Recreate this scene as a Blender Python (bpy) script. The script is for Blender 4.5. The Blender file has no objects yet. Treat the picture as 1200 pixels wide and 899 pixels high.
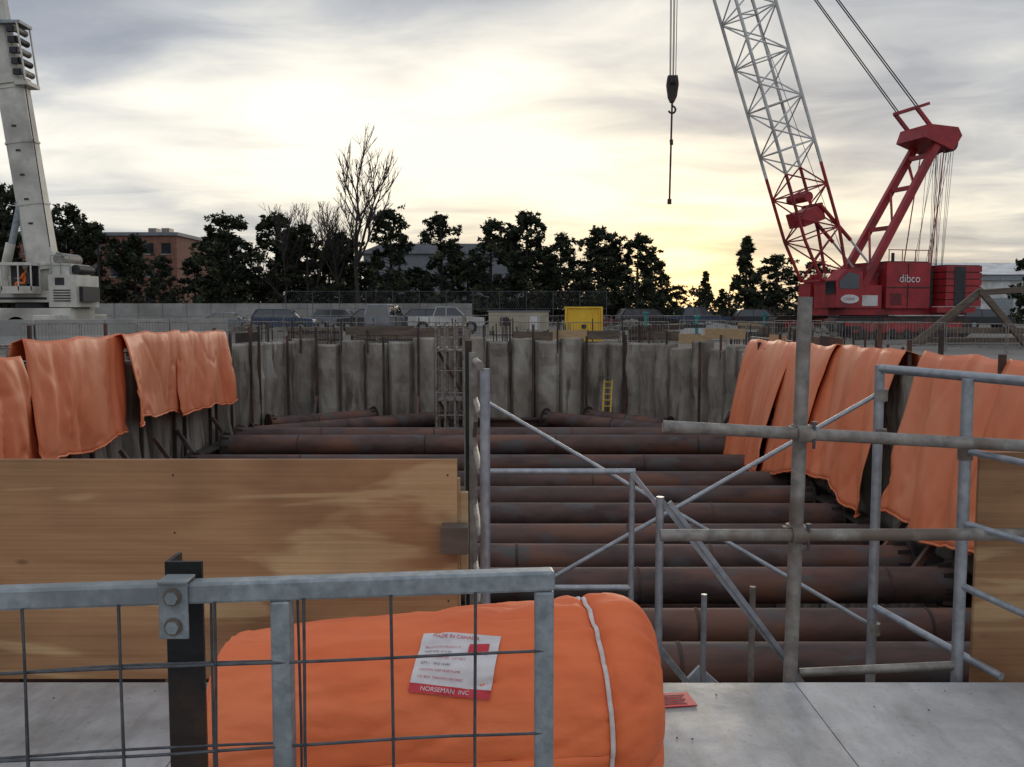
import bpy, math, random
from mathutils import Vector, Matrix, noise
random.seed(7)
R=math.radians
scene=bpy.context.scene
GZ=-1.6      # ground / deck level (camera eye is z=0)

# ------------------------------------------------------------------ materials
def nmat(name):
    m=bpy.data.materials.new(name); m.use_nodes=True
    nt=m.node_tree; b=nt.nodes['Principled BSDF']
    return m,nt,b
def M(name,c1,c2=None,scale=3.0,stretch=(1,1,1),rough=.7,metal=0.0,bump=0.0,bscale=None,c3=None,detail=4,lo=.35,hi=.65,bdist=.02,spec=.5,scale2=None,c4=None):
    m,nt,b=nmat(name); N=nt.nodes; L=nt.links
    b.inputs['Roughness'].default_value=rough; b.inputs['Metallic'].default_value=metal
    b.inputs['Specular IOR Level'].default_value=spec
    if c2 is None: c2=tuple(c*.75 for c in c1)
    tc=N.new('ShaderNodeTexCoord'); mp=N.new('ShaderNodeMapping'); mp.inputs['Scale'].default_value=stretch
    L.new(tc.outputs['Object'],mp.inputs['Vector'])
    no=N.new('ShaderNodeTexNoise'); no.inputs['Scale'].default_value=scale; no.inputs['Detail'].default_value=detail
    no.inputs['Roughness'].default_value=.62
    L.new(mp.outputs[0],no.inputs['Vector'])
    r=N.new('ShaderNodeValToRGB'); r.color_ramp.elements[0].position=lo; r.color_ramp.elements[1].position=hi
    r.color_ramp.elements[0].color=(*c2,1); r.color_ramp.elements[1].color=(*c1,1)
    L.new(no.outputs['Fac'],r.inputs['Fac']); out=r.outputs['Color']
    def over(out,col,sc,a,c,st):
        mp2=N.new('ShaderNodeMapping'); mp2.inputs['Scale'].default_value=st; mp2.inputs['Location'].default_value=(sc,3,7); L.new(tc.outputs['Object'],mp2.inputs['Vector'])
        n2=N.new('ShaderNodeTexNoise'); n2.inputs['Scale'].default_value=sc; n2.inputs['Detail'].default_value=4
        L.new(mp2.outputs[0],n2.inputs['Vector'])
        r2=N.new('ShaderNodeValToRGB'); r2.color_ramp.elements[0].position=a; r2.color_ramp.elements[1].position=c
        L.new(n2.outputs['Fac'],r2.inputs['Fac'])
        mx=N.new('ShaderNodeMix'); mx.data_type='RGBA'; L.new(r2.outputs['Color'],mx.inputs['Factor'])
        L.new(out,mx.inputs['A']); mx.inputs['B'].default_value=(*col,1); return mx.outputs['Result']
    if c3 is not None: out=over(out,c3,scale2 or scale*.35,.5,.66,stretch)
    if c4 is not None: out=over(out,c4,scale*1.6,.54,.66,(stretch[0],stretch[1],stretch[2]*.35))
    L.new(out,b.inputs['Base Color'])
    if bump>0:
        nb=N.new('ShaderNodeTexNoise'); nb.inputs['Scale'].default_value=bscale or scale*3; nb.inputs['Detail'].default_value=3
        L.new(mp.outputs[0],nb.inputs['Vector'])
        bp=N.new('ShaderNodeBump'); bp.inputs['Strength'].default_value=bump; bp.inputs['Distance'].default_value=bdist
        L.new(nb.outputs['Fac'],bp.inputs['Height']); L.new(bp.outputs[0],b.inputs['Normal'])
    return m

orange=M('orange_tarp_poly',(.84,.235,.095),(.74,.18,.065),scale=.9,rough=.5,bump=.35,bscale=3.5,bdist=.04,c3=(.86,.31,.15),stretch=(1,1,.6))
orange_roll=M('orange_tarp_roll',(.86,.19,.06),(.76,.15,.045),scale=5,rough=.62,bump=.5,bscale=14,bdist=.012,stretch=(.5,1.3,1.3),spec=.35,c3=(.88,.23,.085))
galv=M('galvanised_steel',(.36,.39,.40),(.22,.25,.26),scale=38,rough=.5,metal=.45,bump=.1,bscale=90,bdist=.002,c3=(.20,.22,.22),scale2=5)
galv2=M('scaffold_tube_steel',(.34,.31,.27),(.18,.165,.145),scale=14,rough=.58,metal=.3,bump=.15,bscale=60,bdist=.003,c3=(.16,.12,.09),scale2=4)
alum=M('aluminium',(.42,.44,.46),(.28,.30,.32),scale=18,rough=.42,metal=.5)
wire=M('wire_steel',(.12,.125,.13),(.07,.07,.075),scale=30,rough=.5,metal=.5)
blacksteel=M('black_steel',(.025,.023,.022),(.012,.012,.012),scale=12,rough=.6,metal=.3,bump=.2,c3=(.06,.035,.022))
rust=M('rusty_pipe_steel',(.125,.070,.056),(.055,.034,.030),scale=1.3,stretch=(.5,1.6,1.6),rough=.66,metal=0,bump=.25,bscale=9,c3=(.175,.080,.050),scale2=.8,detail=6,c4=(.095,.082,.078),spec=.4)
rustd=M('dark_rusty_steel',(.06,.038,.031),(.028,.021,.018),scale=2,rough=.75,c3=(.11,.05,.03))
concrete=M('shoring_concrete',(.30,.265,.215),(.175,.152,.122),scale=1.3,stretch=(1,1,.5),rough=.95,bump=.7,bscale=3.2,bdist=.10,c3=(.40,.37,.31),scale2=.45,detail=6,c4=(.12,.10,.082))
concrete2=M('pale_concrete',(.36,.34,.31),(.25,.24,.22),scale=.7,rough=.9,c3=(.20,.19,.17))
dirt=M('ground_dirt',(.17,.15,.12),(.09,.08,.065),scale=.25,rough=.95,c3=(.22,.20,.17),detail=7)
pitfloor=M('pit_floor_mud',(.05,.042,.035),(.025,.022,.02),scale=.6,rough=.8)
timber=M('weathered_timber',(.17,.125,.09),(.09,.068,.05),scale=3,stretch=(.4,1,3),rough=.85)
newwood=M('new_lumber',(.50,.34,.18),(.38,.25,.12),scale=5,stretch=(.5,1,6),rough=.7)
redp=M('red_crane_paint',(.40,.025,.028),(.26,.016,.02),scale=1.5,rough=.5,c3=(.19,.02,.02))
whitep=M('white_paint',(.72,.71,.68),(.55,.54,.51),scale=1.2,rough=.45,c3=(.42,.40,.37))
cream=M('cream_crane_paint',(.64,.61,.53),(.48,.46,.39),scale=1.3,rough=.45,c3=(.36,.33,.28))
yellow=M('yellow_paint',(.80,.50,.03),(.68,.40,.02),scale=1.0,rough=.5,c3=(.55,.34,.03))
beige=M('beige_paint',(.50,.44,.32),(.40,.35,.25),scale=1.0,rough=.6)
dark=M('dark_parts',(.03,.03,.032),(.015,.015,.016),scale=3,rough=.6)
rubber=M('rubber',(.02,.02,.02),(.012,.012,.012),scale=8,rough=.85)
glass=M('dark_glass',(.03,.035,.04),(.02,.024,.028),scale=2,rough=.08,spec=.8)
brick=M('brick_wall',(.26,.12,.08),(.18,.08,.055),scale=1.5,rough=.9)
roofm=M('roof_sheet',(.20,.21,.22),(.14,.15,.16),scale=.5,rough=.7)
bark=M('tree_bark',(.06,.048,.04),(.03,.026,.022),scale=3,stretch=(1,1,.3),rough=.95)
needle1=M('pine_needles_dark',(.042,.050,.027),(.019,.025,.015),scale=.8,rough=.85,spec=.15,detail=2)
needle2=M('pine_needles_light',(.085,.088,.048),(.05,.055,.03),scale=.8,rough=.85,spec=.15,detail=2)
brownleaf=M('brown_brush',(.07,.055,.04),(.035,.028,.02),scale=.8,rough=.9,spec=.15,detail=2)
teal=M('teal_paint',(.02,.28,.24),(.015,.2,.17),scale=2,rough=.5)
labelw=M('label_white',(.72,.66,.64),(.62,.56,.54),scale=20,rough=.5)
labelr=M('label_red',(.62,.03,.04),(.5,.02,.03),scale=20,rough=.5)
strapw=M('white_strap',(.70,.62,.58),(.56,.48,.44),scale=40,rough=.6)
skin=M('skin',(.45,.27,.19),(.38,.22,.15),scale=5,rough=.6)
vest=M('orange_vest',(.85,.20,.03),(.7,.15,.02),scale=5,rough=.8)
bluep=M('blue_car_paint',(.03,.05,.10),(.025,.04,.08),scale=2,rough=.3)
silverp=M('silver_car_paint',(.20,.21,.23),(.16,.17,.19),scale=2,rough=.4,metal=.3)
blackp=M('black_car_paint',(.02,.02,.023),(.015,.015,.017),scale=2,rough=.35)
redcar=M('maroon_car_paint',(.14,.02,.02),(.10,.015,.015),scale=2,rough=.3)

def ply_material():
    m,nt,b=nmat('plywood'); N=nt.nodes; L=nt.links
    b.inputs['Roughness'].default_value=.62
    tc=N.new('ShaderNodeTexCoord')
    def nz(sc,st,det=6,dist=0,off=(0,0,0)):
        mp=N.new('ShaderNodeMapping'); mp.inputs['Scale'].default_value=st; mp.inputs['Location'].default_value=off
        L.new(tc.outputs['Object'],mp.inputs['Vector'])
        n=N.new('ShaderNodeTexNoise'); n.inputs['Scale'].default_value=sc; n.inputs['Detail'].default_value=det; n.inputs['Distortion'].default_value=dist
        L.new(mp.outputs[0],n.inputs['Vector']); return n
    def ramp(src,a,ca,bb,cb):
        r=N.new('ShaderNodeValToRGB'); r.color_ramp.elements[0].position=a; r.color_ramp.elements[1].position=bb
        r.color_ramp.elements[0].color=(*ca,1); r.color_ramp.elements[1].color=(*cb,1); L.new(src,r.inputs['Fac']); return r.outputs['Color']
    def mix(f,A,B,mode='MIX'):
        x=N.new('ShaderNodeMix'); x.data_type='RGBA'; x.blend_type=mode
        if isinstance(f,float): x.inputs['Factor'].default_value=f
        else: L.new(f,x.inputs['Factor'])
        for k,v in (('A',A),('B',B)):
            if isinstance(v,tuple): x.inputs[k].default_value=(*v,1)
            else: L.new(v,x.inputs[k])
        return x.outputs['Result']
    base=ramp(nz(2.2,(.35,1,2.2),5,1.2).outputs['Fac'],.33,(.38,.185,.08),.67,(.52,.285,.13))
    pale=ramp(nz(1.5,(.6,1,3.6),3,.9,(5.3,0,2.45)).outputs['Fac'],.57,(0,0,0),.63,(.85,.85,.85))
    c=mix(pale,base,(.68,.44,.22))
    grain=ramp(nz(9,(.10,1,10),5,.4).outputs['Fac'],.3,(.74,.70,.65),.62,(1,1,1))
    c=mix(.75,c,grain,'MULTIPLY')
    stain=ramp(nz(1.3,(1,1,1.2),7,0,(9,0,4)).outputs['Fac'],.36,(.60,.57,.53),.60,(1,1,1))
    c=mix(.85,c,stain,'MULTIPLY')
    vo=N.new('ShaderNodeTexVoronoi'); vo.inputs['Scale'].default_value=3.6
    mp=N.new('ShaderNodeMapping'); mp.inputs['Scale'].default_value=(.6,0,1.4); L.new(tc.outputs['Object'],mp.inputs['Vector']); L.new(mp.outputs[0],vo.inputs['Vector'])
    kn=ramp(vo.outputs['Distance'],.02,(.8,.8,.8),.08,(0,0,0))
    c=mix(kn,c,(.18,.075,.03))
    L.new(c,b.inputs['Base Color'])
    return m
ply=ply_material()
def deck_material():
    m,nt,b=nmat('deck_surface'); N=nt.nodes; L=nt.links
    tc=N.new('ShaderNodeTexCoord')
    def nz(sc,st,det,off=(0,0,0)):
        mp=N.new('ShaderNodeMapping'); mp.inputs['Scale'].default_value=st; mp.inputs['Location'].default_value=off
        L.new(tc.outputs['Object'],mp.inputs['Vector'])
        n=N.new('ShaderNodeTexNoise'); n.inputs['Scale'].default_value=sc; n.inputs['Detail'].default_value=det; n.inputs['Roughness'].default_value=.65
        L.new(mp.outputs[0],n.inputs['Vector']); return n.outputs['Fac']
    def ramp(s,a,ca,bb,cb):
        r=N.new('ShaderNodeValToRGB'); r.color_ramp.elements[0].position=a; r.color_ramp.elements[1].position=bb
        r.color_ramp.elements[0].color=(*ca,1); r.color_ramp.elements[1].color=(*cb,1); L.new(s,r.inputs['Fac']); return r.outputs['Color']
    a=ramp(nz(2.2,(1,1,1),7),.33,(.31,.30,.285),.66,(.54,.53,.515))
    s=ramp(nz(5,(1,.25,1),6,(4,2,0)),.34,(.66,.64,.60),.54,(1,1,1))
    sp=ramp(nz(45,(1,1,1),2),.28,(.5,.45,.38),.38,(1,1,1))
    x=N.new('ShaderNodeMix'); x.data_type='RGBA'; x.blend_type='MULTIPLY'; x.inputs['Factor'].default_value=.85
    L.new(a,x.inputs['A']); L.new(s,x.inputs['B'])
    y=N.new('ShaderNodeMix'); y.data_type='RGBA'; y.blend_type='MULTIPLY'; y.inputs['Factor'].default_value=.6
    L.new(x.outputs['Result'],y.inputs['A']); L.new(sp,y.inputs['B'])
    L.new(y.outputs['Result'],b.inputs['Base Color'])
    rr=ramp(nz(2.5,(1,1,1),5,(7,7,0)),.35,(.38,)*3,.65,(.68,)*3); L.new(rr,b.inputs['Roughness'])
    bp=N.new('ShaderNodeBump'); bp.inputs['Strength'].default_value=.25; bp.inputs['Distance'].default_value=.005
    L.new(nz(14,(1,1,1),4),bp.inputs['Height']); L.new(bp.outputs[0],b.inputs['Normal'])
    return m
deckm=deck_material()

# ------------------------------------------------------------------ builder
class B:
    def __init__(s,Mx=None): s.v=[];s.f=[];s.mi=[];s.sm=[];s.mats=[];s.M=Mx or Matrix.Identity(4)
    def add(s,vs,fs,mat,smooth=False):
        o=len(s.v); s.v+= [tuple(s.M@Vector(p)) for p in vs]
        if mat not in s.mats: s.mats.append(mat)
        k=s.mats.index(mat)
        for f in fs: s.f.append([i+o for i in f]); s.mi.append(k); s.sm.append(smooth)
    def box(s,c,d,mat,rot=None):
        hx,hy,hz=d[0]/2,d[1]/2,d[2]/2; c=Vector(c)
        vs=[Vector((x,y,z)) for x in(-hx,hx) for y in(-hy,hy) for z in(-hz,hz)]
        if rot is not None: vs=[rot@p for p in vs]
        s.add([p+c for p in vs],[(0,1,3,2),(4,6,7,5),(0,4,5,1),(2,3,7,6),(0,2,6,4),(1,5,7,3)],mat)
    def bx(s,x0,x1,y0,y1,z0,z1,mat): s.box(((x0+x1)/2,(y0+y1)/2,(z0+z1)/2),(abs(x1-x0),abs(y1-y0),abs(z1-z0)),mat)
    def frame(s,p1,p2):
        d=(Vector(p2)-Vector(p1)); l=d.length; d=d/l
        up=Vector((0,0,1)) if abs(d.z)<.9 else Vector((0,1,0))
        a=d.cross(up).normalized(); b=a.cross(d).normalized(); return d,l,a,b
    def bar(s,p1,p2,w,h,mat):
        d,l,a,b=s.frame(p1,p2); p1=Vector(p1);p2=Vector(p2)
        vs=[p+a*sx*w/2+b*sy*h/2 for p in(p1,p2) for sx,sy in((-1,-1),(1,-1),(1,1),(-1,1))]
        s.add(vs,[(3,2,1,0),(4,5,6,7),(0,1,5,4),(1,2,6,5),(2,3,7,6),(3,0,4,7)],mat)
    def tube(s,p1,p2,r,mat,seg=10,r2=None,caps=True):
        d,l,a,b=s.frame(p1,p2); p1=Vector(p1);p2=Vector(p2); r2=r if r2 is None else r2
        c=[(math.cos(2*math.pi*i/seg),math.sin(2*math.pi*i/seg)) for i in range(seg)]
        v1=[p1+(a*x+b*y)*r for x,y in c]; v2=[p2+(a*x+b*y)*r2 for x,y in c]
        s.add(v1+v2,[(i,(i+1)%seg,seg+(i+1)%seg,seg+i) for i in range(seg)],mat,True)
        if caps:
            s.add(v1,[tuple(range(seg-1,-1,-1))],mat); s.add(v2,[tuple(range(seg))],mat)
    def path(s,pts,r,mat,seg=6):
        for p,q in zip(pts,pts[1:]): s.tube(p,q,r,mat,seg,caps=False)
    def prism(s,poly,y0,y1,mat,smooth=False):
        n=len(poly); vs=[(x,y0,z) for x,z in poly]+[(x,y1,z) for x,z in poly]
        s.add(vs,[(i,(i+1)%n,n+(i+1)%n,n+i) for i in range(n)]+[tuple(range(n-1,-1,-1)),tuple(range(n,2*n))],mat,smooth)
    def text(s,txt,size,fn,mat):
        cu=bpy.data.curves.new('t','FONT'); cu.body=txt; cu.size=size
        ob=bpy.data.objects.new('t',cu); scene.collection.objects.link(ob)
        bpy.context.view_layer.update(); dg=bpy.context.evaluated_depsgraph_get()
        me=bpy.data.meshes.new_from_object(ob.evaluated_get(dg))
        s.add([fn(v.co.x,v.co.y) for v in me.vertices],[tuple(p.vertices) for p in me.polygons],mat)
        bpy.data.objects.remove(ob); bpy.data.meshes.remove(me)
    def mesh(s,name):
        me=bpy.data.meshes.new(name); me.from_pydata(s.v,[],s.f)
        for m in s.mats: me.materials.append(m)
        me.polygons.foreach_set('material_index',s.mi); me.polygons.foreach_set('use_smooth',s.sm); me.update(); return me
    def obj(s,name,parent=None,bevel=0,me=None):
        ob=bpy.data.objects.new(name,me or s.mesh(name)); scene.collection.objects.link(ob)
        if parent: ob.parent=parent
        if bevel:
            md=ob.modifiers.new('b','BEVEL'); md.width=bevel; md.segments=2; md.limit_method='ANGLE'; md.angle_limit=R(50)
        return ob
def empty(name):
    e=bpy.data.objects.new(name,None); scene.collection.objects.link(e); return e
def nz(x,y,z=0.0): return noise.noise(Vector((x,y,z)))

# ------------------------------------------------------------------ ground + pit
pit=[(-11.2,4.3),(-11.2,36),(-9.8,42),(5.2,42),(8.7,35.5),(8.7,4.3)]
import bmesh
bm=bmesh.new()
def loop(pts,z):
    vs=[bm.verts.new((x,y,z)) for x,y in pts]; return [bm.edges.new((vs[i],vs[(i+1)%len(vs)])) for i in range(len(vs))]
outset=[(-11.7,3.9),(-11.7,36.1),(-10.2,42.5),(5.5,42.5),(9.2,35.7),(9.2,3.9)]
e=loop([(-1500,-300),(1500,-300),(1500,2500),(-1500,2500)],GZ-.06)+loop(outset,GZ-.06)
bmesh.ops.triangle_fill(bm,use_beauty=True,edges=e)
for f in bm.faces:
    if f.normal.z<0: f.normal_flip()
me=bpy.data.meshes.new('ground'); bm.to_mesh(me); bm.free(); me.materials.append(dirt)
scene.collection.objects.link(bpy.data.objects.new('ground',me))
b=B(); b.add([(x,y,-12) for x,y in outset],[tuple(range(5,-1,-1))],pitfloor)
for i in range(6):
    (xa,ya),(xb,yb)=outset[i],outset[(i+1)%6]; b.add([(xa,ya,-12),(xb,yb,-12),(xb,yb,GZ-.07),(xa,ya,GZ-.07)],[(0,1,2,3)],pitfloor)
b.obj('pit_floor')

def wall_strip(name,A,Bp,seed,zb=-12):
    b=B(); A=Vector((*A,0));Bp=Vector((*Bp,0)); d=(Bp-A).normalized(); A=A-d*.35; Bp=Bp+d*.35; L=(Bp-A).length; n=Vector((d.y,-d.x,0)) # inward
    sp=1.05; cnt=int(L/sp); sp=L/cnt; k=8; cols=cnt*k+1
    zs=[0,.08,.35,.7,1.1,1.5,1.9,2.4,2.9,3.4,4,4.8,6,8,10.4]
    rng=random.Random(seed); tops=[GZ+rng.choice([.1,.2,.25,.3,.4])+rng.uniform(-.06,.06) for _ in range(cnt+1)]; offs=[rng.uniform(-.12,.14) for _ in range(cnt+1)]
    vs=[]
    for j in range(len(zs)+1):
        for i in range(cols):
            c=min(i//k,cnt-1); ph=(i%k)/(k-1) if i<cols-1 else 1
            t=(c+min(ph*.995,1))*sp
            q=abs(2*ph-1); bulge=.20*(1-q**4)+offs[c]-(.16 if q>.99 else 0)
            top=tops[c]
            if j==0: p=A+d*t-n*.5; z=top
            else:
                z=top-zs[j-1]
                nn=nz(t*.9+seed,z*.7)*.14+nz(t*2.6+seed,z*2.2)*.07+nz(t*6,z*6,seed)*.03
                p=A+d*t+n*(bulge-.2+nn-(.08 if j==1 else 0))
            if j==len(zs): z=zb
            vs.append((p.x,p.y,z))
    fs=[]
    for j in range(len(zs)):
        for i in range(cols-1):
            a=j*cols+i; fs.append((a,a+cols,a+cols+1,a+1))
    b.add(vs,fs,concrete,False)
    t=.5
    while t<L:
        p=A+d*t+n*.13; top=GZ+rng.uniform(.3,1.0)
        r_=rng.random()
        if r_<.34: b.box((p.x,p.y,(top-6)/2),(.10,.10,top+6),rustd)
        elif r_<.75: 
            q=A+d*t-n*.1; b.box((q.x,q.y,(top+GZ)/2),(.08,.08,top-GZ+.6),rustd)
        if rng.random()<.22:
            p=A+d*t+n*.2; q=p+n*.9; b.bar((p.x,p.y,-3.9),(q.x,q.y,-5.2),.12,.12,rust)
        t+=rng.uniform(.7,1.7)
    t=.2
    while t<L-2:
        w_=rng.uniform(1.2,2.4)
        if rng.random()<.5:
            a=A+d*t-n*.25; c=A+d*(t+w_)-n*.25; h=rng.uniform(.45,.7); b.bar((a.x,a.y,GZ+h),(c.x,c.y,GZ+h+rng.uniform(-.04,.04)),.04,.4,rng.choice([timber,timber,newwood,rustd]))
        t+=w_
    return b.obj(name)
segs=[(pit[i],pit[i+1]) for i in range(5)]
for i,(a,c) in enumerate(segs): wall_strip('excavation_wall',a,c,11+i*7)
b=B(); b.bx(-11.7,9.2,3.95,4.25,-12,GZ-.25,concrete); b.obj('excavation_wall',)

b=B()
for z in (-5.2,):
    for (a,c) in segs:
        A=Vector((*a,0));C=Vector((*c,0)); d=(C-A).normalized(); n=Vector((d.y,-d.x,0)); A+=n*.5;C+=n*.5
        for dz in(-.33,.33): b.bar((A.x,A.y,z+dz),(C.x,C.y,z+dz),.5,.07,rustd)
        b.bar((A.x,A.y,z),(C.x,C.y,z),.08,.6,rustd)
b.obj('steel_wale_beam')
def strut(p1,p2,r,name='pipe_strut'):
    b=B(); p1=Vector(p1);p2=Vector(p2); b.tube(p1,p2,r,rust,28)
    d=(p2-p1).normalized(); L=(p2-p1).length
    rng=random.Random(int(p1.y*10)); t=rng.uniform(2,5)
    while t<L-1:
        b.tube(p1+d*t,p1+d*(t+.05),r+.010,rustd,28); t+=rng.uniform(3,6)
    for q,s in((p1,1),(p2,-1)):
        b.tube(q,q+d*s*.05,r+.14,rustd,28)
        for k in range(8):
            a=k*math.pi/4; f,l,A_,B_=b.frame(p1,p2); o=A_*math.cos(a)+B_*math.sin(a)
            b.bar(q+d*s*.05+o*(r+.05),q+d*s*.3+o*(r+.02),.02,.08,rustd)
    return b.obj(name)
ys=[6.6,8.7,10.7,12.7,14.4,16.3,18.3,20.2,22.2,24.4,26.8,29.8]
for i,y in enumerate(ys):
    rr=random.Random(i); strut((-10.5,y+rr.uniform(-.1,.1),-5+rr.uniform(-.06,.06)),(8.0,y+rr.uniform(-.1,.1),-5+rr.uniform(-.06,.06)),.305+rr.uniform(0,.03))
strut((-10.5,33.2,-4.85),(8.0,33.2,-4.85),.37); strut((-10.5,34.9,-4.75),(8.0,34.9,-4.75),.33)
strut((-10.4,36.5,-4.9),(-3.2,41.3,-4.8),.31); strut((7.5,36.5,-4.95),(1.5,41.3,-4.8),.31)
strut((-10.2,38.3,-4.7),(-6.2,41.4,-4.7),.28); strut((6.6,38.3,-4.8),(3.4,41.4,-4.7),.28)
for y in ys[::2]: strut((-10.5,y+.9,-9),(8.0,y+.9,-9),.3)

# ------------------------------------------------------------------ tarps
def tarp(seed,y0,y1,xt,zt0,zt1,zb0,zb1,inw,side,slant=0,drop=.25):
    """hangs over a guard rail running along y, side=+1 drapes toward +x"""
    b=B(); nu=int((y1-y0)*9)+4; nv=34; vs=[]
    back=5
    for i in range(nu+1):
        s=i/nu; y=y0+(y1-y0)*s; zt=zt0+(zt1-zt0)*s+.05*nz(y*1.1,seed)-.07*abs(math.sin(y*1.3+seed))
        zb=zb0+(zb1-zb0)*s+drop*nz(y*.55,seed+5)+.05*nz(y*2.5,seed)
        for j in range(nv+1):
            if j<back:
                q=(back-j)/back; x=xt-side*(.10+.12*q); z=zt-.45*q
            else:
                q=(j-back)/(nv-back); z=zt+(zb-zt)*q
                fd=abs(nz(y*.75+.35*q,seed*3.1,q*.3)); fd2=abs(nz(y*1.1-.9*q,seed*5.1,q*1.1))
                fold=(.44*nz(y*.7+.5*q,seed*3.1,q*.4)-.5*max(0,.10-fd)*2-.9*max(0,.06-fd2)+.08*nz(y*2.1+q*1.2,seed*1.7,q*.9)+.022*nz(y*6,q*5,seed))*(.25+.75*min(1,q*1.4))
                x=xt+side*(inw*q**.8+.16+fold+.04*math.sin(min(q*7,1)*math.pi/2))
            vs.append((x,y+slant*(0 if j<back else q)+.04*nz(z*1.2,seed,y*.3),z))
    w=nv+1; fs=[(i*w+j,i*w+j+1,(i+1)*w+j+1,(i+1)*w+j) for i in range(nu) for j in range(nv)]
    b.add(vs,fs,orange,True)
    for i in range(nu): b.tube(vs[i*w+nv],vs[(i+1)*w+nv],.02,orange,5,caps=False)
    ob=b.obj('orange_tarp')
    md=ob.modifiers.new('s','SOLIDIFY'); md.thickness=.012
tarp(1,14.0,19.9,-10.8,-.95,-.90,-3.9,-3.55,.15,1,.9)
tarp(2,20.2,25.3,-10.85,-.62,-.60,-3.40,-3.35,.2,1)
tarp(3,24.9,29.4,-10.75,-.56,-.58,-3.05,-3.2,.25,1)
tarp(4,29.0,34.4,-10.85,-.60,-.70,-3.3,-3.3,.2,1)
tarp(5,27.9,33.6,8.85,-.90,-1.0,-5.0,-5.2,1.1,-1)
tarp(6,24.4,28.3,8.75,-.88,-.92,-4.3,-5.0,1.0,-1)
tarp(7,20.3,24.7,8.85,-.82,-.88,-4.6,-4.2,.9,-1)
tarp(9,15.6,19.5,8.85,-.80,-.83,-4.2,-4.35,.8,-1)
tarp(10,11.0,15.9,8.75,-.78,-.80,-4.0,-4.2,.7,-1)
def rail(pts,name,h=1.0,mat=galv2,every=2.4):
    b=B()
    for (p,q) in zip(pts,pts[1:]):
        P=Vector((*p,GZ));Q=Vector((*q,GZ)); L=(Q-P).length; n=max(1,int(L/every))
        for k in range(n+1):
            c=P+(Q-P)*k/n; b.tube(c,c+Vector((0,0,h)),.03,mat,8)
        for hh in(h,h*.5): b.tube(P+Vector((0,0,hh)),Q+Vector((0,0,hh)),.028,mat,8)
    return b.obj(name)
rail([(-11.1,5),(-11.1,35.5)],'guard_rail',.85); rail([(9.05,5),(9.05,35)],'guard_rail',.62)

def crowd(pts,name='steel_barrier_fence',h=1.1,step=.13,mat=galv2):
    b=B()
    for (p,q) in zip(pts,pts[1:]):
        P=Vector((*p,GZ));Q=Vector((*q,GZ)); L=(Q-P).length; n=max(1,int(round(L/2.4))); d=(Q-P).normalized()
        for k in range(n):
            a=P+(Q-P)*k/n+d*.04; c=P+(Q-P)*(k+1)/n-d*.04; jz=random.uniform(-.05,.03)
            up=lambda v,z: v+Vector((0,0,z+jz))
            b.tube(up(a,0),up(a,h),.022,mat,6); b.tube(up(c,0),up(c,h),.022,mat,6)
            b.tube(up(a,h),up(c,h),.022,mat,6); b.tube(up(a,.18),up(c,.18),.018,mat,6)
            m=int((c-a).length/step)
            for i in range(1,m): w=a+(c-a)*i/m; b.tube(up(w,.18),up(w,h),.008,mat,4,caps=False)
            nn=Vector((-d.y,d.x,0))
            for e in(a,c): b.bar(e-nn*.25+Vector((0,0,.02)),e+nn*.25+Vector((0,0,.02)),.05,.02,mat)
    return b.obj(name)
crowd([(-20,37.5),(-13,43.6),(-2,44)]); crowd([(-2,44),(7.5,44)]); crowd([(9.4,44.5),(14,40),(21,34.5)]); crowd([(8.5,47),(20,45)])
crowd([(-30,62),(14,62)],h=1.3,step=.2)

b=B()
P=Vector((-26,37.6,0));Q=Vector((-14.6,46.5,0)); d=(Q-P).normalized(); n=Vector((-d.y,d.x,0)); t=0
while t<(Q-P).length-2:
    a=P+d*(t+.03);c=P+d*(t+2.9); 
    prof=[(-.35,0),(.35,0),(.3,.15),(.14,.5),(.10,1.22),(-.10,1.22),(-.14,.5),(-.3,.15)]
    vs=[e+n*x+Vector((0,0,GZ+z)) for e in(a,c) for x,z in prof]; k=8
    b.add(vs,[(i,(i+1)%k,k+(i+1)%k,k+i) for i in range(k)]+[tuple(range(7,-1,-1)),tuple(range(8,16))],concrete2); t+=2.96
b.obj('concrete_barrier',bevel=.02)
b=B(); b.bx(-42,-4,92,92.5,GZ,.75,concrete2)
for i in range(16): b.bx(-42+i*2.4,-41.95+i*2.4,91.96,92.0,GZ,.75,roofm)
b.obj('retaining_wall')
b=B()
for i in range(13): b.tube((-22+i*2.6,90,GZ),(-22+i*2.6,90,1.9),.035,wire,6)
for z in(1.9,.2): b.tube((-22,90,z),(9.2,90,z),.025,wire,6)
for i in range(130): 
    x=-22+i*.24; b.tube((x,90,.2),(x+1.7*.5,90,1.9),.008,wire,3,caps=False); b.tube((x+.85,90,.2),(x,90,1.9),.008,wire,3,caps=False)
b.obj('chain_link_fence')

# ------------------------------------------------------------------ deck
b=B()
for i,(x0,x1) in enumerate([(-7.3,-4.88),(-4.875,-2.44),(-2.437,-1.22),(-1.217,1.22),(1.223,3.66),(3.663,6.1),(6.103,8.5)]):
    for (y0,y1) in[(-4,-1.4),(-1.395,1.22),(1.223,3.87)]:
        b.bx(x0,x1,y0,y1,GZ-.05-.0015*(i%2),GZ-.0015*(i%2),deckm)
b.bx(-7.3,8.5,-4,3.8,GZ-.35,GZ-.06,timber)
rng=random.Random(31)
for k in range(40):
    x=rng.uniform(-2,3); y=rng.uniform(2.2,3.8); b.box((x,y,GZ+.002),(rng.uniform(.003,.014),rng.uniform(.003,.009),.004),rng.choice([dark,timber,newwood]),Matrix.Rotation(rng.uniform(0,3),3,'Z'))
b.obj('work_deck',bevel=.002)
b=B(); b.box((.66,3.68,GZ+.004),(.17,.13,.004),labelr,Matrix.Rotation(R(8),3,'Z'))
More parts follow.
